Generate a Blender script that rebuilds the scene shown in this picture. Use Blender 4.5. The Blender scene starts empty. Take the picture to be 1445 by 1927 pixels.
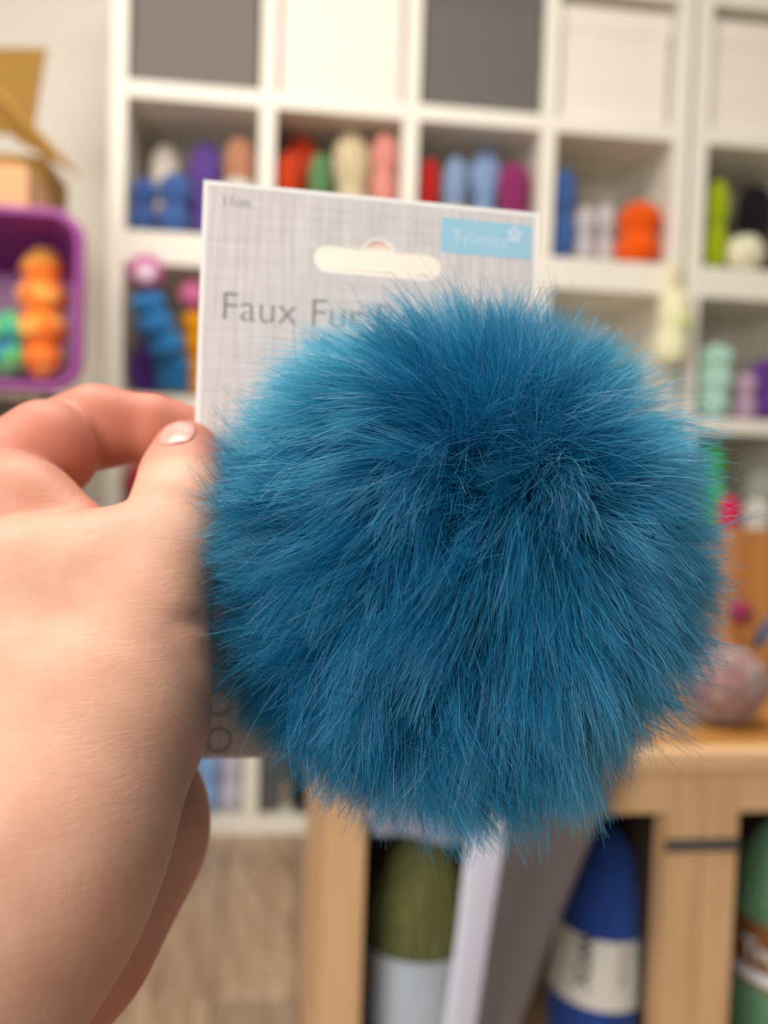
import bpy, bmesh, math, random
import numpy as np
from mathutils import Vector, Matrix, kdtree
from mathutils.bvhtree import BVHTree

random.seed(7); rng = np.random.default_rng(11)
scene = bpy.context.scene
COL = scene.collection

# ------------------------------------------------------------------ camera
F_PX, CX, CY = 1700.0, 722.5, 963.5
EYE = 1.004                                   # camera height above the floor
YAW, PIT, ROL = 0.1277, -0.0495, 0.0332
fw = np.array([math.sin(YAW)*math.cos(PIT), math.cos(YAW)*math.cos(PIT), math.sin(PIT)])
r0 = np.array([math.cos(YAW), -math.sin(YAW), 0.0]); u0 = np.cross(r0, fw)
RT = r0*math.cos(ROL) + u0*math.sin(ROL)
UP = -r0*math.sin(ROL) + u0*math.cos(ROL)
CAMPOS = np.array([0.0, 0.0, EYE])
cam = bpy.data.cameras.new('camera')
cam.sensor_fit = 'HORIZONTAL'; cam.sensor_width = 7.5
cam.lens = 7.5*F_PX/1445.0
cam.clip_start = 0.005; cam.clip_end = 50
cam.dof.use_dof = True; cam.dof.focus_distance = 0.150; cam.dof.aperture_fstop = cam.lens/2.9
cam_o = bpy.data.objects.new('camera', cam); COL.objects.link(cam_o)
M = Matrix.Identity(4)
for i in range(3):
    M[i][0], M[i][1], M[i][2], M[i][3] = RT[i], UP[i], -fw[i], CAMPOS[i]
cam_o.matrix_world = M
scene.camera = cam_o

# ------------------------------------------------------------------ light and exposure
w = bpy.data.worlds.new('world'); scene.world = w; w.use_nodes = True
w.node_tree.nodes['Background'].inputs[0].default_value = (1.0, 0.955, 0.90, 1)
w.node_tree.nodes['Background'].inputs[1].default_value = 0.34
def area(name, loc, target, size, power, col):
    l = bpy.data.lights.new(name, 'AREA'); l.shape = 'RECTANGLE'; l.size, l.size_y = size
    l.energy = power; l.color = col
    o = bpy.data.objects.new(name, l); COL.objects.link(o); o.location = loc
    o.rotation_euler = (Vector(target)-Vector(loc)).to_track_quat('-Z', 'Y').to_euler()
    return o
area('window_light', (-1.25, -1.15, 1.55), (-0.05, 0.6, 1.0), (1.2, 1.2), 52, (1.0, 0.955, 0.90))
area('ceiling_light', (-0.2, 0.8, 2.8), (-0.1, 1.3, 0.6), (1.6, 1.0), 58, (1.0, 0.93, 0.84))
scene.view_settings.view_transform = 'Standard'
scene.view_settings.look = 'None'
scene.view_settings.exposure = -0.08
scene.view_settings.gamma = 1.0
scene.view_settings.use_curve_mapping = False

# ------------------------------------------------------------------ helpers
def cs(px, py, d):                             # camera-axes coordinates of a picture point at depth d
    return np.array([(px-CX)/F_PX*d, -(py-CY)/F_PX*d, d])
def cam2world(a):
    a = np.asarray(a, float)
    return CAMPOS + a[..., 0:1]*RT + a[..., 1:2]*UP + a[..., 2:3]*fw
def at(px, py, Y):                             # the world point at distance Y from the eye's wall-parallel plane
    d = (px-CX)/F_PX*RT - (py-CY)/F_PX*UP + fw
    return CAMPOS + d*(Y/d[1])
def lin(c):
    if isinstance(c, str):
        c = [int(c[i:i+2], 16)/255 for i in (0, 2, 4)]
    return tuple((x/12.92 if x <= 0.04045 else ((x+0.055)/1.055)**2.4) for x in c) + (1.0,)

def link(o, parent=None):
    COL.objects.link(o)
    if parent is not None:
        o.parent = parent
    return o
def obj(name, me, mat=None, parent=None, smooth=False):
    if isinstance(me, bmesh.types.BMesh):
        bm = me; me = bpy.data.meshes.new(name)
        bmesh.ops.recalc_face_normals(bm, faces=bm.faces); bm.to_mesh(me); bm.free()
    if mat is not None:
        me.materials.clear(); me.materials.append(mat)
    if smooth:
        me.polygons.foreach_set('use_smooth', [True]*len(me.polygons))
    return link(bpy.data.objects.new(name, me), parent)
def tag(o, label, cat, group=None, kind=None):
    o['label'] = label; o['category'] = cat
    if group: o['group'] = group
    if kind: o['kind'] = kind
    return o
def thing(name, label, cat, loc=(0, 0, 0), rot=(0, 0, 0), group=None):
    o = bpy.data.objects.new(name, None); o.empty_display_size = 0.05
    COL.objects.link(o); o.location = loc; o.rotation_euler = rot
    return tag(o, label, cat, group)
def box(bm, lo, hi, bev=0.0, seg=2):
    lo, hi = Vector(lo), Vector(hi)
    r = bmesh.ops.create_cube(bm, size=1.0)
    vs = r['verts']
    for v in vs:
        v.co = Vector((lo[i]+(v.co[i]+0.5)*(hi[i]-lo[i]) for i in range(3)))
    if bev > 0:
        es = list({e for v in vs for e in v.link_edges})
        bmesh.ops.bevel(bm, geom=es, offset=bev, segments=seg, affect='EDGES', profile=0.5)
    return bm
def boxm(lo, hi, bev=0.0, seg=2):
    return box(bmesh.new(), lo, hi, bev, seg)
def ringmesh(name, rings, caps=True, closed=True):
    """rings: array (n, m, 3) -> skinned tube"""
    rings = np.asarray(rings); n, m, _ = rings.shape
    verts = rings.reshape(-1, 3).tolist(); faces = []
    for i in range(n-1):
        for j in range(m if closed else m-1):
            a, b = i*m+j, i*m+(j+1) % m
            faces.append((a, b, b+m, a+m))
    if caps:
        faces.append(tuple(range(m-1, -1, -1))); faces.append(tuple(range((n-1)*m, n*m)))
    me = bpy.data.meshes.new(name); me.from_pydata(verts, [], faces); me.update()
    return me

# ------------------------------------------------------------------ materials
def nodes(name):
    m = bpy.data.materials.new(name); m.use_nodes = True
    nt = m.node_tree; return m, nt, nt.nodes, nt.links, nt.nodes['Principled BSDF']
def plain(name, col, rough=0.5, var=0.06, scale=30, bump=0.0, bscale=200, sheen=0.0, spec=0.4, trans=0.0):
    m, nt, N, L, P = nodes(name)
    c = lin(col)
    tc = N.new('ShaderNodeTexCoord')
    nz = N.new('ShaderNodeTexNoise'); nz.inputs['Scale'].default_value = scale; nz.inputs['Detail'].default_value = 4
    L.new(tc.outputs['Object'], nz.inputs['Vector'])
    rp = N.new('ShaderNodeValToRGB')
    rp.color_ramp.elements[0].position = 0.3; rp.color_ramp.elements[1].position = 0.7
    rp.color_ramp.elements[0].color = tuple(x*(1-var) for x in c[:3])+(1,)
    rp.color_ramp.elements[1].color = tuple(min(1, x*(1+var)) for x in c[:3])+(1,)
    L.new(nz.outputs[0], rp.inputs[0]); L.new(rp.outputs[0], P.inputs['Base Color'])
    P.inputs['Roughness'].default_value = rough
    P.inputs['Specular IOR Level'].default_value = spec
    if sheen:
        P.inputs['Sheen Weight'].default_value = sheen; P.inputs['Sheen Roughness'].default_value = 0.5
    if bump:
        n2 = N.new('ShaderNodeTexNoise'); n2.inputs['Scale'].default_value = bscale; n2.inputs['Detail'].default_value = 3
        L.new(tc.outputs['Object'], n2.inputs['Vector'])
        b = N.new('ShaderNodeBump'); b.inputs['Strength'].default_value = bump; b.inputs['Distance'].default_value = 0.002
        L.new(n2.outputs[0], b.inputs['Height']); L.new(b.outputs[0], P.inputs['Normal'])
    return m
_y = {}
def yarn_mat(col, var=0.22):
    k = (col, var)
    if k not in _y:
        _y[k] = plain('yarn_'+str(len(_y)), col, 0.9, var, 90, 0.5, 500, 0.15, 0.2)
    return _y[k]
def multi_yarn(name, cols, scale=18):
    m, nt, N, L, P = nodes(name)
    tc = N.new('ShaderNodeTexCoord')
    nz = N.new('ShaderNodeTexNoise'); nz.inputs['Scale'].default_value = scale; nz.inputs['Detail'].default_value = 1.5
    L.new(tc.outputs['Object'], nz.inputs['Vector'])
    rp = N.new('ShaderNodeValToRGB'); cr = rp.color_ramp
    n = len(cols)
    for i, c in enumerate(cols):
        pos = 0.30+0.40*i/(n-1)
        e = cr.elements[i] if i < 2 else cr.elements.new(pos)
        e.position = pos; e.color = lin(c)
    L.new(nz.outputs[0], rp.inputs[0]); L.new(rp.outputs[0], P.inputs['Base Color'])
    P.inputs['Roughness'].default_value = 0.9; P.inputs['Sheen Weight'].default_value = 0.3
    return m
def wood(name, c1, c2, scale=6, stretch=(14, 14, 1), rough=0.5, rnd=0.0):
    m, nt, N, L, P = nodes(name)
    tc = N.new('ShaderNodeTexCoord'); mp = N.new('ShaderNodeMapping'); mp.inputs['Scale'].default_value = stretch
    L.new(tc.outputs['Object'], mp.inputs[0])
    nz = N.new('ShaderNodeTexNoise'); nz.inputs['Scale'].default_value = scale; nz.inputs['Detail'].default_value = 6
    nz.inputs['Distortion'].default_value = 0.6
    L.new(mp.outputs[0], nz.inputs['Vector'])
    rp = N.new('ShaderNodeValToRGB')
    rp.color_ramp.elements[0].position = 0.3; rp.color_ramp.elements[1].position = 0.72
    rp.color_ramp.elements[0].color = lin(c1); rp.color_ramp.elements[1].color = lin(c2)
    L.new(nz.outputs[0], rp.inputs[0])
    out = rp.outputs[0]
    if rnd:
        oi = N.new('ShaderNodeObjectInfo'); mr = N.new('ShaderNodeMapRange')
        mr.inputs['To Min'].default_value = 1-rnd; mr.inputs['To Max'].default_value = 1+rnd
        L.new(oi.outputs['Random'], mr.inputs['Value'])
        hs = N.new('ShaderNodeHueSaturation'); L.new(mr.outputs[0], hs.inputs['Value']); L.new(out, hs.inputs['Color'])
        out = hs.outputs[0]
    L.new(out, P.inputs['Base Color']); P.inputs['Roughness'].default_value = rough
    return m

M_wall = plain('wall_paint', 'e6ddd0', 0.85, 0.02, 6, 0.1, 300)
M_white = plain('white_laminate', 'eee8da', 0.45, 0.015, 8)
M_pine = wood('pale_pine', 'c99f72', 'd9b286', 5, (16, 16, 1), 0.5)
M_pine_h = wood('pale_pine_along', 'd0a678', 'dfba8e', 5, (1, 16, 16), 0.45)
M_amber = wood('amber_varnish', 'a0682a', 'c08c48', 4, (1, 14, 14), 0.3)
M_shaded_in = wood('shaded_inner_board', '2c1f19', '3a2a20', 5, (10, 10, 1), 0.7)  # dark brown boards, the compartment shade put into their colour
M_orange_wood = wood('orange_stained_wood', 'a2662a', 'c08446', 4, (12, 12, 1), 0.4)
M_plank = wood('floor_plank', '8a6f5a', 'b49a80', 5, (9, 1.2, 9), 0.35, 0.16)
M_underfloor = plain('underlay', '4a3b30', 0.9)
M_greybox = plain('grey_board', '766e6a', 0.8, 0.03, 40)
M_greybox2 = plain('dark_grey_board', '68635f', 0.8, 0.03, 40)
M_whitebox = plain('white_card_box', 'eee4d8', 0.6, 0.02, 20)
M_kraft = plain('kraft_cardboard', '96702f', 0.85, 0.07, 25)
M_kraft_in = plain('pale_kraft', 'd9a67a', 0.85, 0.05, 25)
M_purple_plastic = plain('purple_plastic', '98408e', 0.35, 0.03, 10)
M_sidecab = wood('grey_brown_wood', '5a4a3e', '75614f', 5, (10, 10, 1), 0.6)
M_label_cream = plain('cream_paper', 'd8d5cd', 0.7, 0.03, 60)
M_label_blue = plain('pale_blue_paper', 'b5bfcb', 0.7, 0.05, 60)
M_label_brown = plain('brown_paper', '8a5a30', 0.7, 0.06, 60)
M_ink = plain('dark_ink', '3a3a3c', 0.7, 0.02)
M_ink_soft = plain('grey_ink', '8c8682', 0.7, 0.02)
M_ink_white = plain('white_ink', 'f2f4f5', 0.7, 0.02)
M_strap = plain('dark_metal', '4b4a49', 0.45, 0.15, 200, 0.4, 400)
M_cloth = plain('grey_cloth', '5e5553', 0.95, 0.07, 120, 0.4, 900, 0.3)
M_cloth_white = plain('white_cloth', 'd4d6e6', 0.9, 0.03, 120, 0.3, 900, 0.3)
M_cloth_lilac = plain('lilac_grey_cloth', '9b93a0', 0.9, 0.05, 120, 0.3, 900, 0.3)

# ------------------------------------------------------------------ the setting
SY = 2.418                 # front of the white shelves
WALL_Y = SY+0.405
o = obj('wall_back', boxm((-4, WALL_Y, -0.05), (4, WALL_Y+0.1, 3.0)), M_wall); o['kind'] = 'structure'
o['label'] = 'cream painted wall behind the white shelves'; o['category'] = 'wall'
fl = obj('floor', boxm((-3, -1.5, -0.06), (3.2, WALL_Y, -0.012)), M_underfloor); fl['kind'] = 'structure'
fl['label'] = 'brown wood plank floor in front of the white shelves'; fl['category'] = 'floor'
PW, PL = 0.16, 0.9
pm = bpy.data.meshes.new('plank'); b_ = boxm((0.001, 0.001, -0.012), (PW-0.001, PL-0.001, 0.0), 0.0012, 1)
b_.to_mesh(pm); b_.free(); pm.materials.append(M_plank)
nx = int(4.0/PW)
for i in range(nx):
    off = (i*0.37) % PL
    for j in range(4):
        y0 = -0.2-off+j*PL
        p = bpy.data.objects.new('plank', pm); link(p, fl)
        p.location = (-2.0+i*PW, y0, 0)
        if y0+PL > WALL_Y:
            p.scale.y = (WALL_Y-y0)/PL

# ------------------------------------------------------------------ white cube shelves
CW, DV, DEP = 0.335, 0.042, 0.39
PITCH = CW+DV
X0 = -0.384                                 # left inside edge of the first cell
Z_UP = 4*PITCH+DV                            # top of the lower units
def shelf(name, label, xl, z0, ncol, nrow, group):
    t = thing(name, label, 'shelf', (xl, SY, z0), group=group)
    W = ncol*PITCH+DV; Hh = nrow*PITCH+DV
    for k in (0, ncol):
        obj('side_panel', boxm((k*PITCH, 0, 0), (k*PITCH+DV, DEP, Hh), 0.0015, 1), M_white, t)
    for k in range(nrow+1):
        nm = 'top_board' if k == nrow else ('bottom_board' if k == 0 else 'shelf_board')
        obj(nm, boxm((DV, 0.0005, k*PITCH), (W-DV, DEP, k*PITCH+DV), 0.0012, 1), M_white, t)
    dm = None
    for c in range(1, ncol):
        for r in range(nrow):
            z = r*PITCH+DV
            if dm is None:
                o = obj('divider', boxm((0, 0.001, 0), (DV, DEP, CW), 0.0012, 1), M_white, t); dm = o.data
            else:
                o = link(bpy.data.objects.new('divider', dm), t)
            o.location = (c*PITCH, 0, z)
    return t
g = 'white cube shelving units'
XA = X0-DV
XB = XA+4*PITCH+DV+0.014
shelf('cube_shelf', 'white upper cube shelf, left one, with grey and white boxes over yarn', XA, Z_UP, 4, 2, g)
shelf('cube_shelf', 'white upper cube shelf cut off by the right frame edge, lime yarn inside', XB, Z_UP, 2, 2, g)
shelf('cube_shelf', 'white lower cube shelf standing on the floor behind hand and pompom', XA, 0.0, 4, 4, g)
shelf('cube_shelf', 'white lower cube shelf at right edge holding mint and purple yarn', XB, 0.0, 2, 4, g)

def cellx(c):                                # left inside x of column c (0..3 first units, 4.. second units)
    return X0+c*PITCH if c < 4 else XB+DV+(c-4)*PITCH
ROW_Z = {1: Z_UP+DV, 0: Z_UP+DV+PITCH}       # floors of the upper cells
for r in range(4):
    ROW_Z[10+r] = DV+r*PITCH                  # floors of the lower cells, 10 is the lowest

# boxes in the top row
def storage_box(c, mat, label, lid, inset):
    x = cellx(c)+0.008; wd = CW-0.016; z = ROW_Z[0]
    t = thing('storage_box', label, 'box', (x, SY+inset, z), group='storage boxes in the top row of the shelf')
    if lid:
        obj('body', boxm((0.006, 0.004, 0), (wd-0.006, 0.34, 0.255), 0.003), mat, t)
        obj('lid', boxm((0, 0, 0.245), (wd, 0.346, 0.312), 0.004), mat, t)
    else:
        hh = 0.325
        bm = bmesh.new()
        box(bm, (0, 0, 0), (wd, 0.008, hh), 0.002, 1); box(bm, (0, 0.352, 0), (wd, 0.36, hh), 0.002, 1)
        box(bm, (0, 0.008, 0), (0.008, 0.352, hh), 0.001, 1); box(bm, (wd-0.008, 0.008, 0), (wd, 0.352, hh), 0.001, 1)
        box(bm, (0.008, 0.008, 0.0), (wd-0.008, 0.352, 0.008))
        obj('body', bm, mat, t)
        obj('hem', boxm((0.0, -0.002, hh-0.045), (wd, 0.0, hh-0.002), 0.0008, 1), mat, t)
    return t
storage_box(0, M_greybox, 'grey storage box in the leftmost top cell of the white shelf', False, 0.012)
storage_box(1, M_whitebox, 'plain white storage box between the two grey storage boxes', False, 0.006)
storage_box(2, M_greybox2, 'darker grey storage box between two white boxes', False, 0.015)
storage_box(3, M_whitebox, 'white lidded box over the orange yarn cell', True, 0.03)
storage_box(4, M_whitebox, 'white lidded box at the top right corner above lime yarn', True, 0.03)

# ------------------------------------------------------------------ yarn
def skein_mesh(name, h, r, lobes=2, pinch=0.16, ridge=0.05, nw=9, twist=2.0, nz=36, nt=44, power=3.0, top=1.0, seed=0, lump=1.0):
    rg = np.random.default_rng(seed)
    t = 0.5-0.5*np.cos(np.linspace(0.02, math.pi-0.02, nz))
    th = np.linspace(0, 2*math.pi, nt, endpoint=False)
    prof = np.clip(1-np.abs(2*t-1)**power, 0, 1)**0.5
    prof = prof*(1-pinch*np.abs(np.cos(math.pi*lobes*t))**6*(np.abs(2*t-1) < 0.93))
    prof = prof*(1+(top-1)*t)
    T, TH = np.meshgrid(t, th, indexing='ij')
    ph = rg.uniform(0, 6.28, 4)
    rad = r*prof[:, None]*(1+ridge*np.sin(nw*TH+twist*2*math.pi*T*lobes+ph[0])
                           + 0.5*ridge*np.sin((nw+4)*TH-twist*1.7*2*math.pi*T*lobes+ph[1])
                           + lump*(0.05*np.sin(2*TH+ph[2]+3*T)+0.03*np.sin(3*TH+ph[3]-5*T)))
    rings = np.stack([rad*np.cos(TH), rad*np.sin(TH), h*T+0*TH], -1)
    return ringmesh(name, rings)
YG = {}
_seed = [0]
def yarn(px, ptop, pw, zf, yoff, col, label, lobes=2, pinch=0.16, tilt=0.0, name='yarn_skein', mat=None, ridge=0.075,
         group='yarn skeins on the white shelves', nw=9, band=None, pbot=None, power=6.0):
    Y = SY+yoff
    c = at(px, ptop, Y); r = abs(at(px+pw/2, ptop, Y)[0]-c[0])
    r *= 0.90
    top = min(c[2], zf+CW-0.008)
    h = max(top-zf, 0.03)
    for cc in range(6):
        if cellx(cc)-0.04 < c[0] < cellx(cc)+CW+0.04:
            c[0] = min(max(c[0], cellx(cc)+r*1.18), cellx(cc)+CW-r*1.18)
    # keep the foot where the pixel column at floor height falls
    _seed[0] += 1
    me = skein_mesh(name, h, r, lobes, min(0.34, pinch*1.7), ridge, nw, 1.6, seed=_seed[0], power=power)
    o = obj(name, me, mat or yarn_mat(col), None, True)
    xb = c[0]
    o.location = (xb - h*math.sin(tilt), Y, zf+0.001); o.rotation_euler = (0, tilt, _seed[0]*0.0)
    tag(o, label, 'yarn', group)
    if band:
        z0, z1, bc = band
        rings = []
        for z in np.linspace(z0*h, z1*h, 4):
            a = np.linspace(0, 2*math.pi, 40, endpoint=False)
            rings.append(np.stack([1.03*r*np.cos(a), 1.03*r*np.sin(a), 0*a+z], -1))
        obj('label_band', ringmesh('label_band', rings, caps=False), bc, o, True)
    return o
z1 = ROW_Z[1]
yarn(268, 336, 54, z1, 0.06, '3c5894', 'blue two-lobed yarn skein nearest the left shelf side', 2, 0.2)
yarn(331, 328, 66, z1, 0.075, '42619e', 'blue yarn skein second from the left, in front of the cream skein', 2, 0.2)
yarn(313, 272, 60, z1, 0.19, 'd9cfc2', 'cream yarn skein peeking over two blue skeins', 2, 0.1)
yarn(388, 267, 66, z1, 0.15, '604592', 'purple yarn skein right of two blue ones above the card corner', 2, 0.12)
yarn(452, 262, 64, z1, 0.10, 'b57f62', 'tan-brown yarn skein beside the first shelf divider', 2, 0.12, band=(0.42, 0.58, M_label_cream))
yarn(568, 222, 84, z1, 0.17, 'b8330f', 'tall red-orange yarn skein behind the green one', 2, 0.15, tilt=-0.05)
yarn(544, 288, 52, z1, 0.06, 'c23c12', 'short red-orange yarn skein against the divider, in front', 2, 0.12)
yarn(603, 290, 48, z1, 0.055, '5d8a58', 'mid green yarn skein between red-orange and cream skeins', 2, 0.12)
yarn(664, 222, 80, z1, 0.11, 'd6c5a0', 'tall cream yarn skein with two lobes above the card slot', 2, 0.12)
yarn(728, 252, 52, z1, 0.07, 'dc8f84', 'salmon pink yarn skein beside the second divider', 3, 0.14)
yarn(809, 300, 42, z1, 0.07, 'b81e1c', 'bright red yarn skein right of the second divider', 2, 0.1)
yarn(858, 297, 48, z1, 0.06, '8299bd', 'smaller pale blue yarn skein with mustard label beside red skein', 2, 0.12,
     band=(0.30, 0.48, plain('mustard_paper', 'b9a35a', 0.7)))
yarn(913, 283, 66, z1, 0.13, '869fc8', 'larger pale blue yarn skein beside plum skein', 2, 0.15)
yarn(974, 307, 66, z1, 0.07, '8a2c62', 'plum yarn skein right of the pale blue skeins', 2, 0.08)
yarn(1063, 318, 48, z1, 0.06, '3c5f9a', 'slim denim blue yarn skein left of grey-white skeins', 2, 0.2)
MG = multi_yarn('grey_white_yarn', ['8f8790', 'd9d2d2', 'a79fa6', 'efe8e4'], 60)
yarn(1102, 388, 40, z1, 0.08, '', 'grey and white mottled yarn skein beside denim blue skein', 2, 0.2, mat=MG)
yarn(1141, 384, 38, z1, 0.10, '', 'grey and white mottled yarn skein beside orange skein', 2, 0.2, mat=MG)
yarn(1226, 384, 80, z1, 0.06, 'f25a05', 'bright orange yarn skein in the fourth cell', 2, 0.14)
yarn(1352, 340, 44, z1, 0.06, '9dae0c', 'lime green yarn skein with two lobes at the right', 2, 0.25)
yarn(1424, 352, 66, z1, 0.17, '17151a', 'black yarn skein behind the round cream ball', 2, 0.15)
yarn(1450, 330, 50, z1, 0.29, '6b5560', 'dusky mauve yarn skein behind the black skein', 2, 0.15)
yarn(1402, 443, 72, z1, 0.045, 'efe6c8', 'small round cream yarn ball in front of black yarn', 1, 0.0, name='yarn_ball', power=2.0)
z2 = ROW_Z[13]
yarn(1347, 648, 66, z2, 0.06, 'b4dccb', 'mint green yarn skein with three lobes', 3, 0.14)
yarn(1405, 702, 42, z2, 0.06, 'b99cb4', 'pale lilac yarn skein between mint and purple skeins', 2, 0.14)
yarn(1446, 676, 64, z2, 0.08, '65398c', 'deep purple yarn skein at the right frame edge', 2, 0.1)
z3 = ROW_Z[12]
yarn(1338, 834, 58, z3, 0.15, '52d964', 'neon green yarn skein below the mint skein', 3, 0.2)
yarn(1432, 868, 56, z3, 0.14, 'a9aca3', 'pale grey yarn skein right of the neon green skein', 2, 0.14)
yarn(1372, 934, 42, z3, 0.045, 'e8124f', 'hot pink yarn skein at right beside white skein', 2, 0.12)
yarn(1424, 940, 52, z3, 0.05, 'd8d2c8', 'white yarn skein right of the hot pink skein', 2, 0.1)
# lower left cells
yarn(260, 640, 70, z2, 0.11, '57308a', 'dark violet yarn ball at the foot of the blue worm', 1, 0.0, name='yarn_ball', power=2.2)
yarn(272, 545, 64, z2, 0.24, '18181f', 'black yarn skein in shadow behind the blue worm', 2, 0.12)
yarn(252, 872, 56, z3, 0.06, 'b3203c', 'crimson yarn skein seen through the gap between thumb and finger', 2, 0.1)
zb = ROW_Z[10]
yarn(390, 1405, 50, zb, 0.05, '8fb6ee', 'sky blue yarn skein in the lowest cell beside the hand', 2, 0.1)
yarn(440, 1405, 42, zb, 0.06, 'cfc9d8', 'pale lilac-white yarn skein in the lowest cell', 2, 0.1)
yarn(510, 1410, 44, zb, 0.06, '5c5c61', 'charcoal grey yarn skein in the lowest row below the card', 2, 0.1)
yarn(576, 1400, 64, zb, 0.06, '1c1b1e', 'black yarn skein in the lowest row left of the pine post', 2, 0.1)

# lobed crochet worms that lean out of the lower left cell
def lobed_tube(name, pts, rad, lobes, depth=0.18, n=60, m=28, ridge=0.03, nw=8):
    pts = [np.array(p) for p in pts]
    seg = len(pts)-1; rings = []
    def cr(p0, p1, p2, p3, t):
        return 0.5*((2*p1)+(-p0+p2)*t+(2*p0-5*p1+4*p2-p3)*t*t+(-p0+3*p1-3*p2+p3)*t**3)
    P = [2*pts[0]-pts[1]]+pts+[2*pts[-1]-pts[-2]]
    for i in range(n):
        u = i/(n-1); s = min(u*seg, seg-1e-6); k = int(s)
        c = cr(P[k], P[k+1], P[k+2], P[k+3], s-k)
        c2 = cr(P[k], P[k+1], P[k+2], P[k+3], min(s-k+0.02, 1.02))
        d = c2-c; d = d/np.linalg.norm(d)
        a = np.cross(d, [0, 1, 0]); a /= np.linalg.norm(a); b = np.cross(d, a)
        R = rad*(1-depth*abs(math.cos(math.pi*lobes*u))**4)*max(0.08, (1-abs(2*u-1)**10))**0.5
        th = np.linspace(0, 2*math.pi, m, endpoint=False)
        rr = R*(1+ridge*np.sin(nw*th+u*40))
        rings.append(c+np.outer(rr*np.cos(th), a)+np.outer(rr*np.sin(th), b))
    return ringmesh(name, rings)
def uvball(r, seg=24, ring=16, squash=(1, 1, 1)):
    bm = bmesh.new(); bmesh.ops.create_uvsphere(bm, u_segments=seg, v_segments=ring, radius=r)
    for v in bm.verts:
        v.co = Vector((v.co[i]*squash[i] for i in range(3)))
    return bm
t = thing('crochet_worm', 'blue lobed crochet worm with a pink ball head leaning out of the shelf', 'toy', tuple(at(325, 790, SY+0.03)))
base = np.array(t.location)
P_ = [at(272, 545, SY-0.05), at(288, 600, SY-0.035), at(312, 650, SY-0.01), at(325, 700, SY+0.03)]
P_ = [p-base for p in P_]; end = P_[-1].copy(); end[2] = z2+0.008-base[2]
P_.append(end)
obj('body', lobed_tube('body', P_, 0.047, 5), yarn_mat('2f7ab8'), t, True)
hd = obj('head', uvball(0.046), yarn_mat('c45a9a'), t, True); hd.location = at(275, 514, SY-0.055)-base
sp = obj('face_patch', uvball(0.026, squash=(1, 0.5, 1)), yarn_mat('f0cfe0'), t, True); sp.location = at(274, 515, SY-0.095)-base
t = thing('crochet_worm', 'orange crochet worm with a pink head half hidden by the card', 'toy', tuple(at(372, 790, SY+0.12)))
base = np.array(t.location)
P_ = [at(362, 585, SY+0.09), at(368, 640, SY+0.10), at(370, 700, SY+0.12)]
P_ = [p-base for p in P_]; end = P_[-1].copy(); end[2] = z2+0.006-base[2]; P_.append(end)
obj('body', lobed_tube('body', P_, 0.032, 4), yarn_mat('f29a08'), t, True)
hd = obj('head', uvball(0.040, squash=(1, 0.9, 1)), yarn_mat('e27aa8'), t, True); hd.location = at(362, 553, SY+0.08)-base

# pale yellow hanging pouch on the upright
t = thing('hanging_pouch', 'pale yellow hanging pouch on the shelf upright beside the pompom', 'pouch', tuple(at(1268, 500, SY-0.02)))
base = np.array(t.location)
obj('strap', boxm((-0.012, -0.004, -0.09), (0.012, 0.019, 0.004), 0.001, 1), yarn_mat('efe3b8'), t)
pp = [at(1270, 545, SY-0.052)-base, at(1268, 600, SY-0.056)-base, at(1262, 650, SY-0.056)-base, at(1258, 690, SY-0.056)-base]
obj('body', lobed_tube('body', pp, 0.045, 2, 0.1), yarn_mat('efe6bd'), t, True)
sp = obj('button', uvball(0.016, squash=(1, 0.5, 1)), yarn_mat('dfe48a'), t, True); sp.location = at(1287, 603, SY-0.098)-base

# ------------------------------------------------------------------ purple tub, boxes and side cabinet at the left
TY = 1.72
pr, pt, pb = at(162, 400, TY), at(100, 392, TY), at(100, 737, TY)
tx1 = at(156, 560, TY)[0]; tz0 = pb[2]; tz1 = pt[2]; tx0 = tx1-0.44
def rrect(x0, x1, z0, z1, r, n=8):
    out = []
    for (cx_, cz_, a0) in ((x1-r, z1-r, 0), (x0+r, z1-r, 90), (x0+r, z0+r, 180), (x1-r, z0+r, 270)):
        for k in range(n+1):
            a = math.radians(a0+90*k/n); out.append((cx_+r*math.cos(a), cz_+r*math.sin(a)))
    return out
def tubring(x0, x1, z0, z1, r, y):
    return [(x, y, z) for x, z in rrect(x0, x1, z0, z1, r)]
t = thing('storage_tub', 'purple plastic storage tub lying on its side with yarn inside', 'tub', ((tx0+tx1)/2, TY, tz0))
bx, bz = (tx0+tx1)/2, tz0
hw, hh = (tx1-tx0)/2, tz1-tz0
rg_ = [tubring(-hw+0.008, hw-0.008, 0.008, hh-0.008, 0.05, 0.0), tubring(-hw+0.072, hw-0.072, 0.045, hh-0.045, 0.045, 0.36),
       tubring(-hw+0.08, hw-0.08, 0.052, hh-0.052, 0.04, 0.37)]
ri = [tubring(-hw+0.084, hw-0.084, 0.056, hh-0.056, 0.04, 0.362), tubring(-hw+0.077, hw-0.077, 0.05, hh-0.05, 0.045, 0.355),
      tubring(-hw+0.013, hw-0.013, 0.013, hh-0.013, 0.047, 0.0)]
tiny = [[(0.01*math.cos(2*math.pi*k/36), yy, hh/2+0.01*math.sin(2*math.pi*k/36)) for k in range(36)] for yy in (0.37, 0.362)]
obj('body', ringmesh('body', rg_+tiny+ri, caps=False), M_purple_plastic, t, False)
rim = [tubring(-hw+0.014, hw-0.014, 0.014, hh-0.014, 0.046, -0.002), tubring(-hw+0.003, hw-0.003, 0.003, hh-0.003, 0.055, -0.008),
       tubring(-hw, hw, 0.0, hh, 0.057, 0.0), tubring(-hw, hw, 0.0, hh, 0.057, 0.022), tubring(-hw+0.01, hw-0.01, 0.01, hh-0.01, 0.05, 0.022)]
obj('rim', ringmesh('rim', rim, caps=False), M_purple_plastic, t, True)
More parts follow.
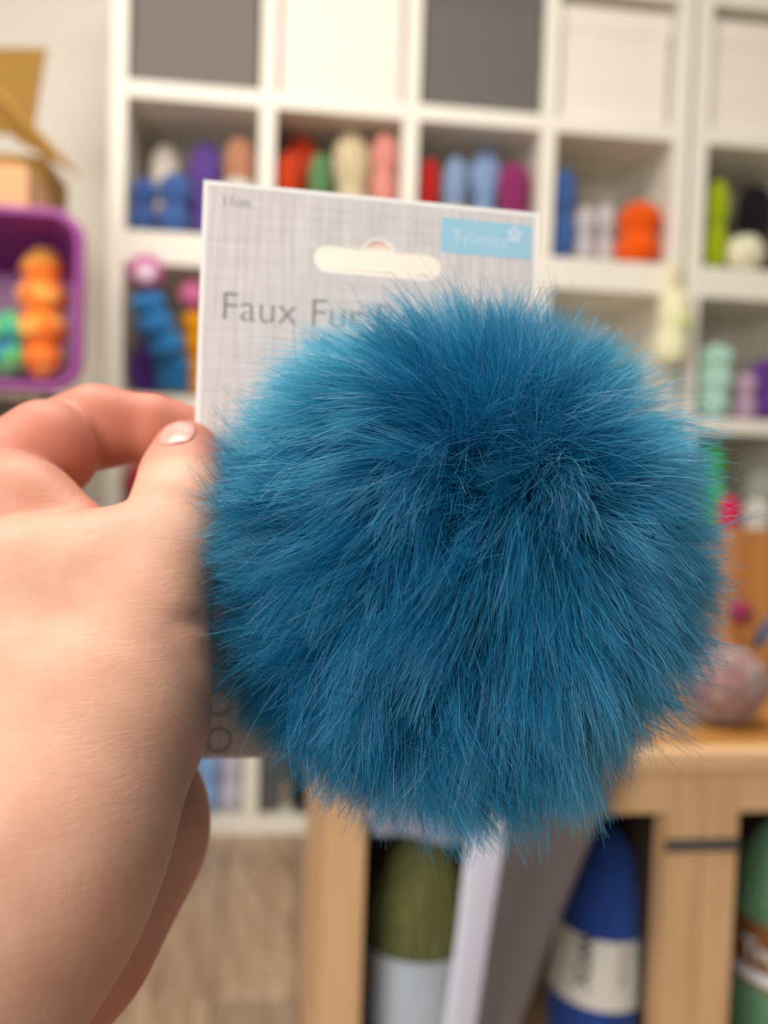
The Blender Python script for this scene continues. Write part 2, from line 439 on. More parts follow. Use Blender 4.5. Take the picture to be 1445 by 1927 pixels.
M_sunset = multi_yarn('sunset_yarn', ['e8402a', 'ff8a12', 'f06a1c', 'ffb24a', 'f8a848'], 22)
M_lagoon = multi_yarn('lagoon_yarn', ['2a4a9a', '1f8a9a', '58b85a', '86d46a', '1f6f9a'], 22)
def tub_skein(px, pw, ptop, pbot, mat, label, lobes):
    Y = TY+0.09
    c = at(px, ptop, Y); r = at(px+pw/2, ptop, Y)[0]-c[0]
    zf = tz0+0.030
    o = obj('yarn_skein', skein_mesh('yarn_skein', c[2]-zf, r, lobes, 0.3, 0.05, 9, 1.5, seed=abs(px)), mat, None, True)
    o.location = (c[0], Y, zf); tag(o, label, 'yarn', 'skeins in the purple tub')
tub_skein(83, 98, 466, 715, M_sunset, 'orange and red variegated yarn skein in the purple tub', 4)
tub_skein(18, 76, 585, 715, M_lagoon, 'green and blue variegated yarn skein in the purple tub', 2)
tub_skein(-96, 66, 575, 715, M_lagoon, 'blue-green yarn skein at the hidden end of the purple tub', 2)
# side cabinet
cxl, cxr = tx0-0.05, at(62, 760, TY)[0]+0.02
t = thing('side_cabinet', 'grey-brown wooden side cabinet under the purple tub', 'cabinet', ((cxl+cxr)/2, TY, 0))
bw = (cxr-cxl)/2
obj('cabinet_top', boxm((-bw, -0.01, tz0-0.025), (bw, 0.40, tz0-0.001), 0.002, 1), M_sidecab, t)
for s in (-1, 1):
    obj('side_panel', boxm((s*bw-0.009-s*0.009, 0, 0), (s*bw+0.009-s*0.009, 0.35, tz0-0.025), 0.001, 1), M_sidecab, t)
for k in range(3):
    zz = 0.04+k*(tz0-0.09)/3
    obj('drawer_front', boxm((-bw+0.02, 0.002, zz), (bw-0.02, 0.02, zz+(tz0-0.09)/3-0.006), 0.002, 1), M_sidecab, t)
obj('back_panel', boxm((-bw+0.018, 0.34, 0.02), (bw-0.018, 0.348, tz0-0.03)), M_sidecab, t)
# cardboard boxes on the tub
BY = TY+0.06
c0 = at(52, 385, BY); topz = at(40, 312, BY)[2]
o = obj('carton', boxm((-0.2, 0, 0), (0, 0.16, topz-tz1), 0.002, 1), M_kraft_in)
o.location = (c0[0], BY, tz1+0.001); tag(o, 'small peach-tan carton lying on the purple tub', 'box')
t = thing('cardboard_box', 'open brown cardboard box with raised flaps behind the tan carton', 'box', (at(85, 385, BY+0.2)[0], BY+0.2, tz1+0.001))
base = np.array(t.location)
def slab(name, quad, th, mat, parent):
    q = [np.array(p)-base for p in quad]
    n = np.cross(q[1]-q[0], q[3]-q[0]); n = n/np.linalg.norm(n)*th
    vs = [tuple(p) for p in q]+[tuple(p+n) for p in q]
    me = bpy.data.meshes.new(name)
    me.from_pydata(vs, [], [(0, 1, 2, 3), (7, 6, 5, 4), (0, 4, 5, 1), (1, 5, 6, 2), (2, 6, 7, 3), (3, 7, 4, 0)]); me.update()
    return obj(name, me, mat, parent)
bz1 = at(40, 292, BY+0.2)[2]-tz1
wB = 0.36
bm = bmesh.new()
box(bm, (-wB, 0, 0), (0, 0.005, bz1)); box(bm, (-wB, 0.2, 0), (0, 0.205, bz1))
box(bm, (-wB, 0.005, 0), (-wB+0.005, 0.2, bz1)); box(bm, (-0.005, 0.005, 0), (0, 0.2, bz1)); box(bm, (-wB, 0.005, 0), (0, 0.2, 0.005))
obj('body', bm, M_kraft, t)
yb = BY+0.2
q = [at(-70, 250, yb+0.2), at(62, 255, yb+0.2), at(88, 92, yb+0.22), at(-70, 92, yb+0.22)]
slab('flap', q, 0.005, M_kraft, t)
q = [at(-70, 118, yb-0.02), at(0, 166, yb-0.02), at(153, 333, yb-0.06), at(28, 262, yb-0.02)]
slab('flap', q, 0.005, M_kraft, t)

# ------------------------------------------------------------------ pine counter with near yarn
KY = 0.80
zt = at(1300, 1402, KY)[2]                    # top of the counter
zt0 = at(1300, 1446, KY)[2]
zr = at(1320, 1531, KY)[2]                    # lower edge of the rail
xl = at(612, 1560, KY)[0]; xl2 = at(690, 1560, KY)[0]
xm = at(1256, 1560, KY)[0]; xm2 = at(1390, 1560, KY)[0]
xr = xm2+(xm-xl2); xr2 = xr+0.037
KD = 0.34
zfl = at(1120, 2040, KY+0.10)[2]              # inner floor
t = thing('pine_counter', 'pale pine counter with open compartments of yarn', 'counter', ((xl+xr2)/2, KY, 0))
kx = (xl+xr2)/2
def part(name, lo, hi, mat, bev=0.0015):
    return obj(name, boxm((lo[0]-kx, lo[1], lo[2]), (hi[0]-kx, hi[1], hi[2]), bev, 2), mat, t)
part('counter_top', (xl-0.02, -0.012, zt0), (xr2+0.02, KD+0.01, zt-0.002), M_pine_h, 0.004)
part('top_veneer', (xl-0.017, 0.006, zt-0.002), (xr2+0.017, KD+0.008, zt), M_amber, 0.0005)
part('post', (xl, 0, 0), (xl2, 0.03, zt0), M_pine)
xc = (xm+xm2)/2
part('post', (xm, 0, 0), (xc-0.0006, 0.03, zt0), M_pine)
part('post', (xc+0.0006, 0, 0), (xm2, 0.03, zt0), M_pine)
part('post', (xr, 0, 0), (xr2, 0.03, zt0), M_pine)
part('rail', (xl2, 0.001, zr), (xm, 0.026, zt0), M_pine_h)
part('rail', (xm2, 0.001, zr), (xr, 0.026, zt0), M_pine_h)
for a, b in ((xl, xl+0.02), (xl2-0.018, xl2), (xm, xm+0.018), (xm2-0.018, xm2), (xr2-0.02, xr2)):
    part('partition', (a, 0.03, 0.03), (b, KD, zt0), M_shaded_in if a != xl else M_pine, 0.0005)
part('back_panel', (xl+0.02, KD-0.012, 0.03), (xr2-0.02, KD-0.004, zt0), M_shaded_in, 0.0)
part('inner_shelf', (xl2, 0.03, zfl-0.02), (xm, KD-0.012, zfl), M_pine_h, 0.001)
part('inner_shelf', (xm2, 0.03, zfl-0.02), (xr, KD-0.012, zfl), M_pine_h, 0.001)
part('plinth', (xl2, 0.006, 0), (xm, 0.02, 0.08), M_pine_h)
part('plinth', (xm2, 0.006, 0), (xr, 0.02, 0.08), M_pine_h)
zs1, zs0 = at(1320, 1578, KY)[2], at(1320, 1602, KY)[2]
part('metal_strap', (xm-0.001, -0.002, zs0), (xm2+0.001, 0.001, zs1), M_strap, 0.0006)

def text_mesh(s, size, offset=0.0, res=3):
    cu = bpy.data.curves.new('txt', 'FONT'); cu.body = s; cu.size = size; cu.offset = offset; cu.resolution_u = res
    cu.align_x = 'CENTER'; cu.align_y = 'CENTER'
    o = bpy.data.objects.new('txt', cu); COL.objects.link(o)
    dg = bpy.context.evaluated_depsgraph_get(); dg.update()
    me = bpy.data.meshes.new_from_object(o.evaluated_get(dg))
    bpy.data.objects.remove(o); bpy.data.curves.remove(cu)
    return me
def wrap_text(me, rot, ang, zc, radius):
    """lay a flat text mesh round a vertical cylinder; ang 0 faces -Y"""
    n = len(me.vertices); co = np.empty(n*3); me.vertices.foreach_get('co', co); co = co.reshape(-1, 3)
    c, s = math.cos(rot), math.sin(rot)
    u, v = co[:, 0]*c-co[:, 1]*s, co[:, 0]*s+co[:, 1]*c
    a = ang+u/radius
    out = np.stack([radius*np.sin(a), -radius*np.cos(a), zc+v], -1)
    me.vertices.foreach_set('co', out.ravel()); me.update(); return me
def near_skein(px, pw, ptop, yoff, col, label, band_px, band_mat, bandscale=1.03, tilt=0.0, top=0.75, power=2.6, nw=26, ridge=0.022, var=0.2, twist=0.5):
    Y = KY+yoff
    c = at(px, ptop, Y); r = at(px+pw/2, 1750, Y)[0]-at(px, 1750, Y)[0]
    h = c[2]-zfl
    t = thing('yarn_skein', label, 'yarn', (at(px, 1850, Y)[0], Y, zfl+0.001), (0, tilt, 0), 'large skeins in the pine counter')
    me = skein_mesh('body', h, r, 1, 0.0, ridge, nw, twist, 72, 220, power, top, seed=abs(px), lump=0.0)
    obj('body', me, yarn_mat(col, var), t, True)
    zb1, zb0 = at(px, band_px[0], Y-r)[2]-zfl, at(px, band_px[1], Y-r)[2]-zfl
    a = np.linspace(0, 2*math.pi, 72, endpoint=False)
    rings = []
    def prof(z):
        tt = z/h; return r*max(0.0, 1-abs(2*tt-1)**power)**0.5*(1+(top-1)*tt)
    for z in np.linspace(max(zb0, 0.004), zb1, 8):
        R = (prof(z)*(1+1.5*ridge)+0.0008)*bandscale
        rings.append(np.stack([R*np.cos(a), R*np.sin(a), 0*a+z], -1))
    bo = obj('label_band', ringmesh('label_band', rings, caps=False), band_mat, t, True)
    zc = (zb0+zb1)/2
    return t, bo, zc, (prof(zc)*(1+1.5*ridge)+0.0008)*bandscale+0.0012, zb1-zb0
near_skein(782, 196, 1572, 0.085, '686c3e', 'olive green wound yarn skein with pale blue label', (1815, 1960), M_label_blue, 1.0, top=0.95, nw=22, ridge=0.04, twist=1.1, power=2.9)
t2, bo, zc, R, bh = near_skein(1112, 196, 1556, 0.09, '22448f', 'navy blue yarn skein with cream paper label', (1792, 1918), M_label_cream, 1.0, tilt=0.05, top=0.62)
obj('lettering', wrap_text(text_mesh('WOOL', 0.023, 0.0006), -math.pi/2, -0.72, zc, R), M_ink, bo)
# an unreadable handwritten line on the label's right
def scribble(n, hgt, wid, th=0.0011):
    bm = bmesh.new()
    for k in range(n):
        x0 = -wid/2+wid*k/n
        sl = 0.3*hgt*random.uniform(-1, 1)
        p = [(x0, -hgt/2+sl*0.3), (x0+th, -hgt/2+sl*0.3), (x0+wid/n*0.6+th, hgt/2*random.uniform(0.5, 1)), (x0+wid/n*0.6, hgt/2*random.uniform(0.5, 1))]
        bm.faces.new([bm.verts.new((a, b, 0)) for a, b in p])
    me = bpy.data.meshes.new('scribble'); bm.to_mesh(me); bm.free(); return me
obj('lettering', wrap_text(scribble(11, 0.012, bh*0.85), -math.pi/2, 0.12, zc, R), M_ink, bo)
t3, bo, zc, R, bh = near_skein(1482, 204, 1530, 0.085, '6a9a72', 'sage green yarn skein with brown label at the right frame edge', (1772, 1895), M_label_brown, 1.0, top=0.9, nw=30)
obj('lettering', wrap_text(text_mesh('Tre', 0.028, 0.0005), 0, -1.02, zc+0.004, R), M_ink_white, bo)
a = np.linspace(0, 2*math.pi, 72, endpoint=False)
obj('stripe', ringmesh('stripe', [np.stack([(R-0.0006)*np.cos(a), (R-0.0006)*np.sin(a), 0*a+z], -1) for z in (zc-bh*0.42, zc-bh*0.24)], caps=False), M_ink_white, bo, True)

# grey cloth with a white edge hanging over the counter front
def sheet(name, left, right, mat, parent, base, n=26, m=16, fold=0.004, freq=2.5, ph=0.0, thick=0.0025):
    """left/right: lists of (px, py, Y) down the two edges"""
    def interp(l, s):
        s = s*(len(l)-1); k = min(int(s), len(l)-2); f = s-k
        return at(*[l[k][i]*(1-f)+l[k+1][i]*f for i in range(3)])
    vs, fs = [], []
    for i in range(n):
        s = i/(n-1); A, B = interp(left, s), interp(right, s)
        for j in range(m):
            u = j/(m-1); p = A*(1-u)+B*u
            p = p+np.array([0, -fold*math.sin(freq*2*math.pi*u+ph+1.2*s)*(0.4+s), 0])-base
            vs.append(tuple(p))
    for i in range(n-1):
        for j in range(m-1):
            a = i*m+j; fs.append((a, a+1, a+m+1, a+m))
    me = bpy.data.meshes.new(name); me.from_pydata(vs, [], fs); me.update()
    o = obj(name, me, mat, parent, True)
    md = o.modifiers.new('thickness', 'SOLIDIFY'); md.thickness = thick; md.offset = 0
    return o
cp = at(1000, 1440, KY-0.02)
t = thing('draped_cloth', 'grey cloth with white edge hanging over the counter front', 'cloth', (cp[0], KY-0.02, zt)); base = np.array(t.location)
FY = KY-0.028
yt = 1386
sheet('cloth_panel', [(930, 1370, KY+0.05), (930, 1402, FY), (940, 1560, FY), (910, 1760, FY), (888, 2000, FY)],
      [(1190, 1362, KY+0.05), (1185, 1402, FY), (1130, 1530, FY), (1045, 1740, FY), (950, 2000, FY)], M_cloth, t, base, 34, 18, 0.002, 1.1)
sheet('white_edge', [(868, 1372, KY+0.05), (868, 1404, FY-0.006), (880, 1560, FY-0.006), (858, 1760, FY-0.006), (825, 2000, FY-0.006)],
      [(935, 1370, KY+0.05), (935, 1402, FY-0.006), (955, 1560, FY-0.006), (922, 1760, FY-0.006), (886, 2000, FY-0.006)], M_cloth_white, t, base, 34, 10, 0.002, 0.5)
sheet('folded_flap', [(698, 1376, KY+0.05), (698, 1408, FY), (700, 1480, FY), (700, 1566, FY)],
      [(880, 1372, KY+0.05), (880, 1404, FY), (884, 1480, FY), (886, 1592, FY)], M_cloth_lilac, t, base, 20, 14, 0.003, 1.5)

# things on the counter
M_mauve = multi_yarn('mauve_yarn', ['5f504c', '967e75', '84484e', 'a0887e', '8a746b', '655650'], 24)
yY = KY+0.075
c = at(1362, 1318, yY); r = at(1434, 1318, yY)[0]-c[0]
bm = uvball(r, 48, 32, (1, 0.95, 0.93))
for v in bm.verts:
    a = math.atan2(v.co.z, v.co.x); v.co *= 1+0.03*math.sin(14*a+60*v.co.y)+0.02*math.sin(9*v.co.y/r*3+5*a)
o = obj('yarn_ball', bm, M_mauve, None, True); o.location = (c[0], yY, zt+r*0.95)
tag(o, 'mottled mauve and pink yarn ball on the pine counter', 'yarn')
# orange wooden crate with a hand hole, right edge
OY = KY+0.20
xo = at(1378, 1150, OY)[0]; zo = at(1420, 1008, OY)[2]
t = thing('wooden_crate', 'orange stained wooden crate with oval hand hole on the counter', 'crate', (xo, OY, zt))
hgt = zo-zt; wid = 0.2
hx, hz = at(1450, 1183, OY)[0]-xo, at(1450, 1183, OY)[2]-zt
bm = bmesh.new()
outer = [bm.verts.new(p) for p in ((0, 0, 0.0), (wid, 0, 0.0), (wid, 0, hgt), (0, 0, hgt))]
hole = []
for k in range(28):
    a_ = 2*math.pi*k/28; ex, ez = 0.032*math.cos(a_), 0.013*math.sin(a_)
    ca, sa = math.cos(0.9), math.sin(0.9)
    hole.append(bm.verts.new((hx+ex*ca-ez*sa, 0, hz+ex*sa+ez*ca)))
es = [bm.edges.new((l[i], l[(i+1) % len(l)])) for l in (outer, hole) for i in range(len(l))]
bmesh.ops.triangle_fill(bm, use_beauty=True, use_dissolve=False, edges=es)
r_ = bmesh.ops.extrude_face_region(bm, geom=list(bm.faces))
for v in [e for e in r_['geom'] if isinstance(e, bmesh.types.BMVert)]:
    v.co.y += 0.01
obj('front_board', bm, M_orange_wood, t)
obj('side_board', boxm((0, 0.01, 0), (0.01, 0.13, hgt), 0.001, 1), M_orange_wood, t)
obj('side_board', boxm((wid-0.01, 0.01, 0), (wid, 0.13, hgt), 0.001, 1), M_orange_wood, t)
obj('back_board', boxm((0.01, 0.12, 0), (wid-0.01, 0.13, hgt), 0.001, 1), M_orange_wood, t)
obj('base_board', boxm((0.01, 0.01, 0), (wid-0.01, 0.12, 0.008)), M_orange_wood, t)
o = obj('yarn_ball', uvball(0.042), yarn_mat('7c8bb0'), None, True); o.location = (xo+hx+0.012, OY+0.062, zt+0.05)
tag(o, 'grey-blue yarn ball seen through the hand hole of the orange crate', 'yarn')
c = at(1386, 1150, OY-0.03); 
o = obj('yarn_ball', uvball(0.014, 20, 14), yarn_mat('8a2348'), None, True); o.location = (at(1392, 1150, OY-0.02)[0], OY-0.018, at(1392, 1150, OY-0.02)[2])
o.location.z = at(1388, 1152, OY-0.02)[2]
tag(o, 'small crimson bobble on the front of the orange crate', 'bobble')

# ------------------------------------------------------------------ backing card
TL = cs(383, 338, 0.2125); TR = cs(1014, 401, 0.2275); BL = cs(362, 1428, 0.2128)
ex = TR-TL; CWID = np.linalg.norm(ex); ex /= CWID
ey = BL-TL; ey = ey-ex*np.dot(ey, ex); CH = np.linalg.norm(ey); ey /= CH     # ey points down
cn = np.cross(ex, ey)                                                     # away from the camera
if cn[2] < 0: cn = -cn
def card_uv(px, py):
    d = np.array([(px-CX)/F_PX, -(py-CY)/F_PX, 1.0]); k = np.dot(TL, cn)/np.dot(d, cn); p = d*k-TL
    return np.dot(p, ex), -np.dot(p, ey)
def wdir(v): return v[0]*RT+v[1]*UP+v[2]*fw
CM = Matrix.Identity(4); cw_ = cam2world(TL[None])[0]
for i in range(3):
    CM[i][0], CM[i][1], CM[i][2], CM[i][3] = wdir(ex)[i], wdir(-ey)[i], wdir(-cn)[i], cw_[i]
# local card axes: x right, y up, z toward the camera
def card_material():
    m, nt, N, L, P = nodes('printed_linen_card')
    tc = N.new('ShaderNodeTexCoord')
    outs = []
    for sc in ((900, 45, 1), (45, 900, 1)):
        mp = N.new('ShaderNodeMapping'); mp.inputs['Scale'].default_value = sc
        L.new(tc.outputs['Object'], mp.inputs[0])
        nz = N.new('ShaderNodeTexNoise'); nz.inputs['Scale'].default_value = 1.0; nz.inputs['Detail'].default_value = 3
        L.new(mp.outputs[0], nz.inputs['Vector']); outs.append(nz.outputs[0])
    mx = N.new('ShaderNodeMix'); mx.inputs[0].default_value = 0.38
    L.new(outs[0], mx.inputs[2]); L.new(outs[1], mx.inputs[3])
    rp = N.new('ShaderNodeValToRGB'); rp.color_ramp.elements[0].position = 0.22; rp.color_ramp.elements[1].position = 0.72
    rp.color_ramp.elements[0].color = lin('b9b0ae'); rp.color_ramp.elements[1].color = lin('e6dedb')
    L.new(mx.outputs[0], rp.inputs[0]); L.new(rp.outputs[0], P.inputs['Base Color'])
    P.inputs['Roughness'].default_value = 0.5
    return m
M_cardw = plain('white_card', 'f3efea', 0.5, 0.01)
M_card = card_material()
sl = []                                                   # euro slot outline in card coordinates
u0_, v0_ = card_uv(592, 486); u1_, v1_ = card_uv(826, 502)
sc_, hs = ((u0_+u1_)/2, (v0_+v1_)/2), (u1_-u0_)/2
sr = 0.0031
bu, bv = card_uv(714, 448)
def slot(grow=0.0):
    pts = []; r = sr+grow
    xa, xb, yc = sc_[0]-hs+sr, sc_[0]+hs-sr, sc_[1]
    for k in range(13):
        a = math.radians(90+180*k/12); pts.append((xa+r*math.cos(a), yc+r*math.sin(a)))
    for k in range(13):
        a = math.radians(-90+180*k/12); pts.append((xb+r*math.cos(a), yc+r*math.sin(a)))
    br = 0.0042+grow; cyb = yc+r-0.0015
    for k in range(13):
        a = math.radians(20+140*k/12); pts.append((sc_[0]+br*math.cos(a), cyb+br*math.sin(a)*0.9))
    return pts
def card_layer(name, z0, z1, inset, grow, mat, parent):
    bm = bmesh.new()
    ou = [bm.verts.new((x, y, z0)) for x, y in ((inset, -inset), (inset, -CH+inset), (CWID-inset, -CH+inset), (CWID-inset, -inset))]
    ho = [bm.verts.new((x, y, z0)) for x, y in slot(grow)]
    es = [bm.edges.new((l[i], l[(i+1) % len(l)])) for l in (ou, ho) for i in range(len(l))]
    bmesh.ops.triangle_fill(bm, use_beauty=True, use_dissolve=False, edges=es)
    r_ = bmesh.ops.extrude_face_region(bm, geom=list(bm.faces))
    for v in [e for e in r_['geom'] if isinstance(e, bmesh.types.BMVert)]:
        v.co.z = z1
    return obj(name, bm, mat, parent)
card = card_layer('backing_card', -0.0006, 0.0, 0.0, 0.0, M_cardw, None)
card.matrix_world = CM
tag(card, 'pale grey printed hanging card with white slot behind the blue pompom', 'card')
card_layer('printed_panel', 0.0, 0.00006, 0.0010, 0.0003, M_card, card)
def card_text(s, px, py, size, mat, name='lettering', parent=card, z=0.00012, rot=0, off=0.0):
    me = text_mesh(s, size, off); o = obj(name, me, mat, parent)
    u, v = card_uv(px, py); o.location = (u, v, z); o.rotation_euler = (0, 0, rot); return o
card_text('Faux Fur Pom', 630, 594, 0.0097, M_ink_soft, off=-0.00010)
card_text('11cm', 444, 380, 0.0031, M_ink_soft)
M_blue_lab = plain('pale_blue_print', '9cc8dd', 0.5, 0.02)
u0_, v0_ = card_uv(831, 405); u1_, v1_ = card_uv(997, 497)
lb = obj('brand_label', boxm((u0_, v1_+0.001, 0.00006), (u1_, v0_-0.0005, 0.00014)), M_blue_lab, card)
lt = text_mesh('Trimits', 0.0050); lo_ = obj('lettering', lt, plain('faint_white_ink', 'c5dbe6', 0.6, 0.02), lb)
u, v = card_uv(903, 452); lo_.location = (u, v, 0.0002)
# small winged flower mark beside the lettering
bm = bmesh.new()
for k in range(5):
    a0 = 2*math.pi*k/5+0.3; c_ = (0.0012*math.cos(a0), 0.0012*math.sin(a0))
    bm.faces.new([bm.verts.new((c_[0]+0.0009*math.cos(b), c_[1]+0.0009*math.sin(b), 0)) for b in np.linspace(0, 2*math.pi, 12, endpoint=False)])
fo = obj('flower_mark', bm, lo_.data.materials[0], lb); u, v = card_uv(968, 442); fo.location = (u, v, 0.0002)
# round symbols on the lower part
for (px_, py_, rr) in ((412, 1322, 0.0032), (412, 1392, 0.0030)):
    bm = bmesh.new(); n_ = 32
    A = [bm.verts.new((rr*math.cos(2*math.pi*k/n_), rr*math.sin(2*math.pi*k/n_), 0)) for k in range(n_)]
    B = [bm.verts.new((rr*0.82*math.cos(2*math.pi*k/n_), rr*0.82*math.sin(2*math.pi*k/n_), 0)) for k in range(n_)]
    for k in range(n_):
        bm.faces.new((A[k], A[(k+1) % n_], B[(k+1) % n_], B[k]))
    so = obj('round_symbol', bm, M_ink_soft, card); u, v = card_uv(px_, py_); so.location = (u, v, 0.00012)

# ------------------------------------------------------------------ hand (one continuous surface)
def seg(p, a, b, ra, rb):
    ab = b-a; tt = np.clip(((p-a)@ab)/np.dot(ab, ab), 0, 1)
    return np.linalg.norm(p-a-tt[..., None]*ab, axis=-1)-(ra+tt*(rb-ra))
def smin(a, b, k):
    h = np.clip(0.5+0.5*(b-a)/k, 0, 1); return b*(1-h)+a*h-k*h*(1-h)
H_PARTS = {
    # name: list of (px, py, depth, radius)
    'thumb': [(351, 855, 0.2010, 0.0076), (345, 905, 0.1955, 0.0086), (338, 975, 0.1880, 0.0098), (305, 1070, 0.1790, 0.0102), (264, 1180, 0.1700, 0.0124)],
    'thumb_meta': [(264, 1180, 0.1700, 0.0124), (215, 1345, 0.1640, 0.0160), (110, 1560, 0.1510, 0.0175), (-30, 1700, 0.152, 0.0205)],
    'dorsum': [(-150, 1105, 0.1830, 0.0150), (-100, 1380, 0.170, 0.0200), (-50, 1650, 0.1560, 0.0225)],
    'mid_fill': [(60, 1190, 0.1760, 0.0170), (30, 1420, 0.1650, 0.0220), (-20, 1650, 0.156, 0.0225)],
    'web': [(-90, 1105, 0.1790, 0.0115), (60, 1098, 0.1755, 0.0112), (180, 1075, 0.1755, 0.0105), (255, 1045, 0.178, 0.0100)],
    'forearm': [(-30, 1700, 0.1520, 0.0210), (-420, 2350, 0.1300, 0.0250), (-700, 2820, 0.120, 0.0270)],
    'heel': [(120, 1330, 0.2150, 0.0170), (178, 1555, 0.1990, 0.0205), (85, 1755, 0.1800, 0.0190), (-60, 1900, 0.165, 0.0190)],
    'palm_a': [(-140, 1090, 0.2120, 0.0120), (0, 1400, 0.1950, 0.0160), (0, 1680, 0.1720, 0.0200)],
    'palm_b': [(-100, 1160, 0.2300, 0.0115), (40, 1420, 0.2120, 0.0160), (60, 1700, 0.1850, 0.0190)],
    'palm_c': [(-40, 1240, 0.2430, 0.0105), (120, 1420, 0.2200, 0.0150), (188, 1560, 0.1990, 0.0200)],
    'pad_fold': [(-90, 945, 0.1880, 0.0120), (50, 955, 0.1880, 0.0090), (135, 1005, 0.1850, 0.0080)],
}
FINGERS = {
    'index': [[(-165, 1015, 0.1880, 0.0130), (-20, 925, 0.1960, 0.0116), (88, 848, 0.2045, 0.0116)],
              [(105, 826, 0.2145, 0.0094), (180, 804, 0.2140, 0.0093), (245, 803, 0.2160, 0.0084)],
              [(282, 806, 0.2172, 0.0086), (330, 826, 0.2205, 0.0080), (395, 850, 0.2225, 0.0070)]],
    'middle': [[(-140, 1090, 0.2120, 0.0118), (110, 1085, 0.2430, 0.0098)], [(110, 1085, 0.2430, 0.0096), (300, 1072, 0.2430, 0.0086)], [(300, 1072, 0.2430, 0.0085), (430, 1080, 0.2270, 0.0072)]],
    'ring': [[(-100, 1160, 0.2300, 0.0112), (120, 1200, 0.2550, 0.0094)], [(120, 1200, 0.2550, 0.0092), (300, 1195, 0.2500, 0.0084)], [(300, 1195, 0.2500, 0.0083), (430, 1205, 0.2280, 0.0070)]],
    'little': [[(-40, 1240, 0.2430, 0.0100), (130, 1300, 0.2600, 0.0084)], [(130, 1300, 0.2600, 0.0082), (285, 1305, 0.2530, 0.0074)], [(285, 1305, 0.2530, 0.0073), (400, 1312, 0.2300, 0.0064)]],
}
def chain(p, lst, k=0.004):
    d = None
    for a, b in zip(lst[:-1], lst[1:]):
        s = seg(p, cs(*a[:3]), cs(*b[:3]), a[3], b[3]); d = s if d is None else smin(d, s, k)
    return d
HS = 0.0010
lo = np.array([-0.180, -0.215, 0.100]); hi = np.array([-0.026, 0.044, 0.276])
gx, gy, gz = [np.arange(lo[i], hi[i], HS, dtype=np.float32) for i in range(3)]
def hand_field(p):
    f = chain(p, H_PARTS['thumb_meta'], 0.006)
    f = smin(f, chain(p, H_PARTS['mid_fill'], 0.008), 0.012)
    f = smin(f, chain(p, H_PARTS['dorsum'], 0.008), 0.012)
    f = smin(f, chain(p, H_PARTS['forearm'], 0.01), 0.012)
    pal = chain(p, H_PARTS['palm_a'], 0.01)
    for k in ('palm_b', 'palm_c', 'heel'):
        pal = smin(pal, chain(p, H_PARTS[k], 0.01), 0.012)
    f = smin(f, pal, 0.005)
    f = smin(f, chain(p, H_PARTS['web'], 0.006), 0.009)
    f = smin(f, chain(p, H_PARTS['thumb'], 0.005), 0.004)
    fold = chain(p, H_PARTS['pad_fold'], 0.006)
    f = smin(f, fold, 0.0025)
    knob = seg(p, cs(338, 1222, 0.1655), cs(352, 1262, 0.1650), 0.0050, 0.0040)
    f = smin(f, knob, 0.004)
    gr = seg(p, cs(338, 1163, 0.1598), cs(392, 1170, 0.1655), 0.0003, 0.0012)
    f = -smin(-f, gr, 0.0022)
    for nm, segs in FINGERS.items():
        d = None
        for s in segs:
            c_ = chain(p, s, 0.004); d = c_ if d is None else smin(d, c_, 0.0009 if nm == 'index' else 0.003)
        f = smin(f, d, 0.0018 if nm == 'index' else 0.006)
    return f
fld = np.empty((len(gx), len(gy), len(gz)), np.float32)
for i0 in range(0, len(gx), 16):
    X_, Y_, Z_ = np.meshgrid(gx[i0:i0+16], gy, gz, indexing='ij')
    fld[i0:i0+16] = hand_field(np.stack([X_, Y_, Z_], -1))
def surface_nets(F, lo, h):
    s = F < 0
    nx_, ny_, nz_ = F.shape
    corners = [(a, b, c) for a in (0, 1) for b in (0, 1) for c in (0, 1)]
    def sl_(A, a, b, c): return A[a:nx_-1+a, b:ny_-1+b, c:nz_-1+c]
    cnt = sum(sl_(s, *c).astype(np.int8) for c in corners)
    act = (cnt > 0) & (cnt < 8)
    ids = -np.ones(act.shape, np.int64); ijk = np.argwhere(act); ids[act] = np.arange(len(ijk))
    acc = np.zeros((len(ijk), 3)); num = np.zeros(len(ijk))
    vals = {c: F[ijk[:, 0]+c[0], ijk[:, 1]+c[1], ijk[:, 2]+c[2]] for c in corners}
    for ax in range(3):
        for c in corners:
            if c[ax]: continue
            d = list(c); d[ax] = 1; d = tuple(d)
            a, b = vals[c], vals[d]; m = (a < 0) != (b < 0)
            tt = np.where(m, a/np.where(m, a-b, 1), 0)
            pt_ = np.tile(np.array(c, float), (len(ijk), 1)); pt_[:, ax] = tt
            acc[m] += pt_[m]; num[m] += 1
    verts = lo+(ijk+acc/num[:, None])*h
    faces = []
    for ax in range(3):
        A = np.moveaxis(s, ax, 0); I = np.moveaxis(ids, ax, 0)
        ch = A[:-1] != A[1:]
        e = np.argwhere(ch); e = e[(e[:, 1] > 0) & (e[:, 2] > 0) & (e[:, 1] < A.shape[1]-1) & (e[:, 2] < A.shape[2]-1)]
        i, j, k = e.T
        q = np.stack([I[i, j-1, k-1], I[i, j, k-1], I[i, j, k], I[i, j-1, k]], -1)
        inside = A[i, j, k]
        flip = inside if ax != 1 else ~inside
        q[~flip] = q[~flip][:, ::-1]
        faces.append(q[(q >= 0).all(1)])
    return verts, np.concatenate(faces)
hv, hf = surface_nets(fld, lo, HS)
del fld
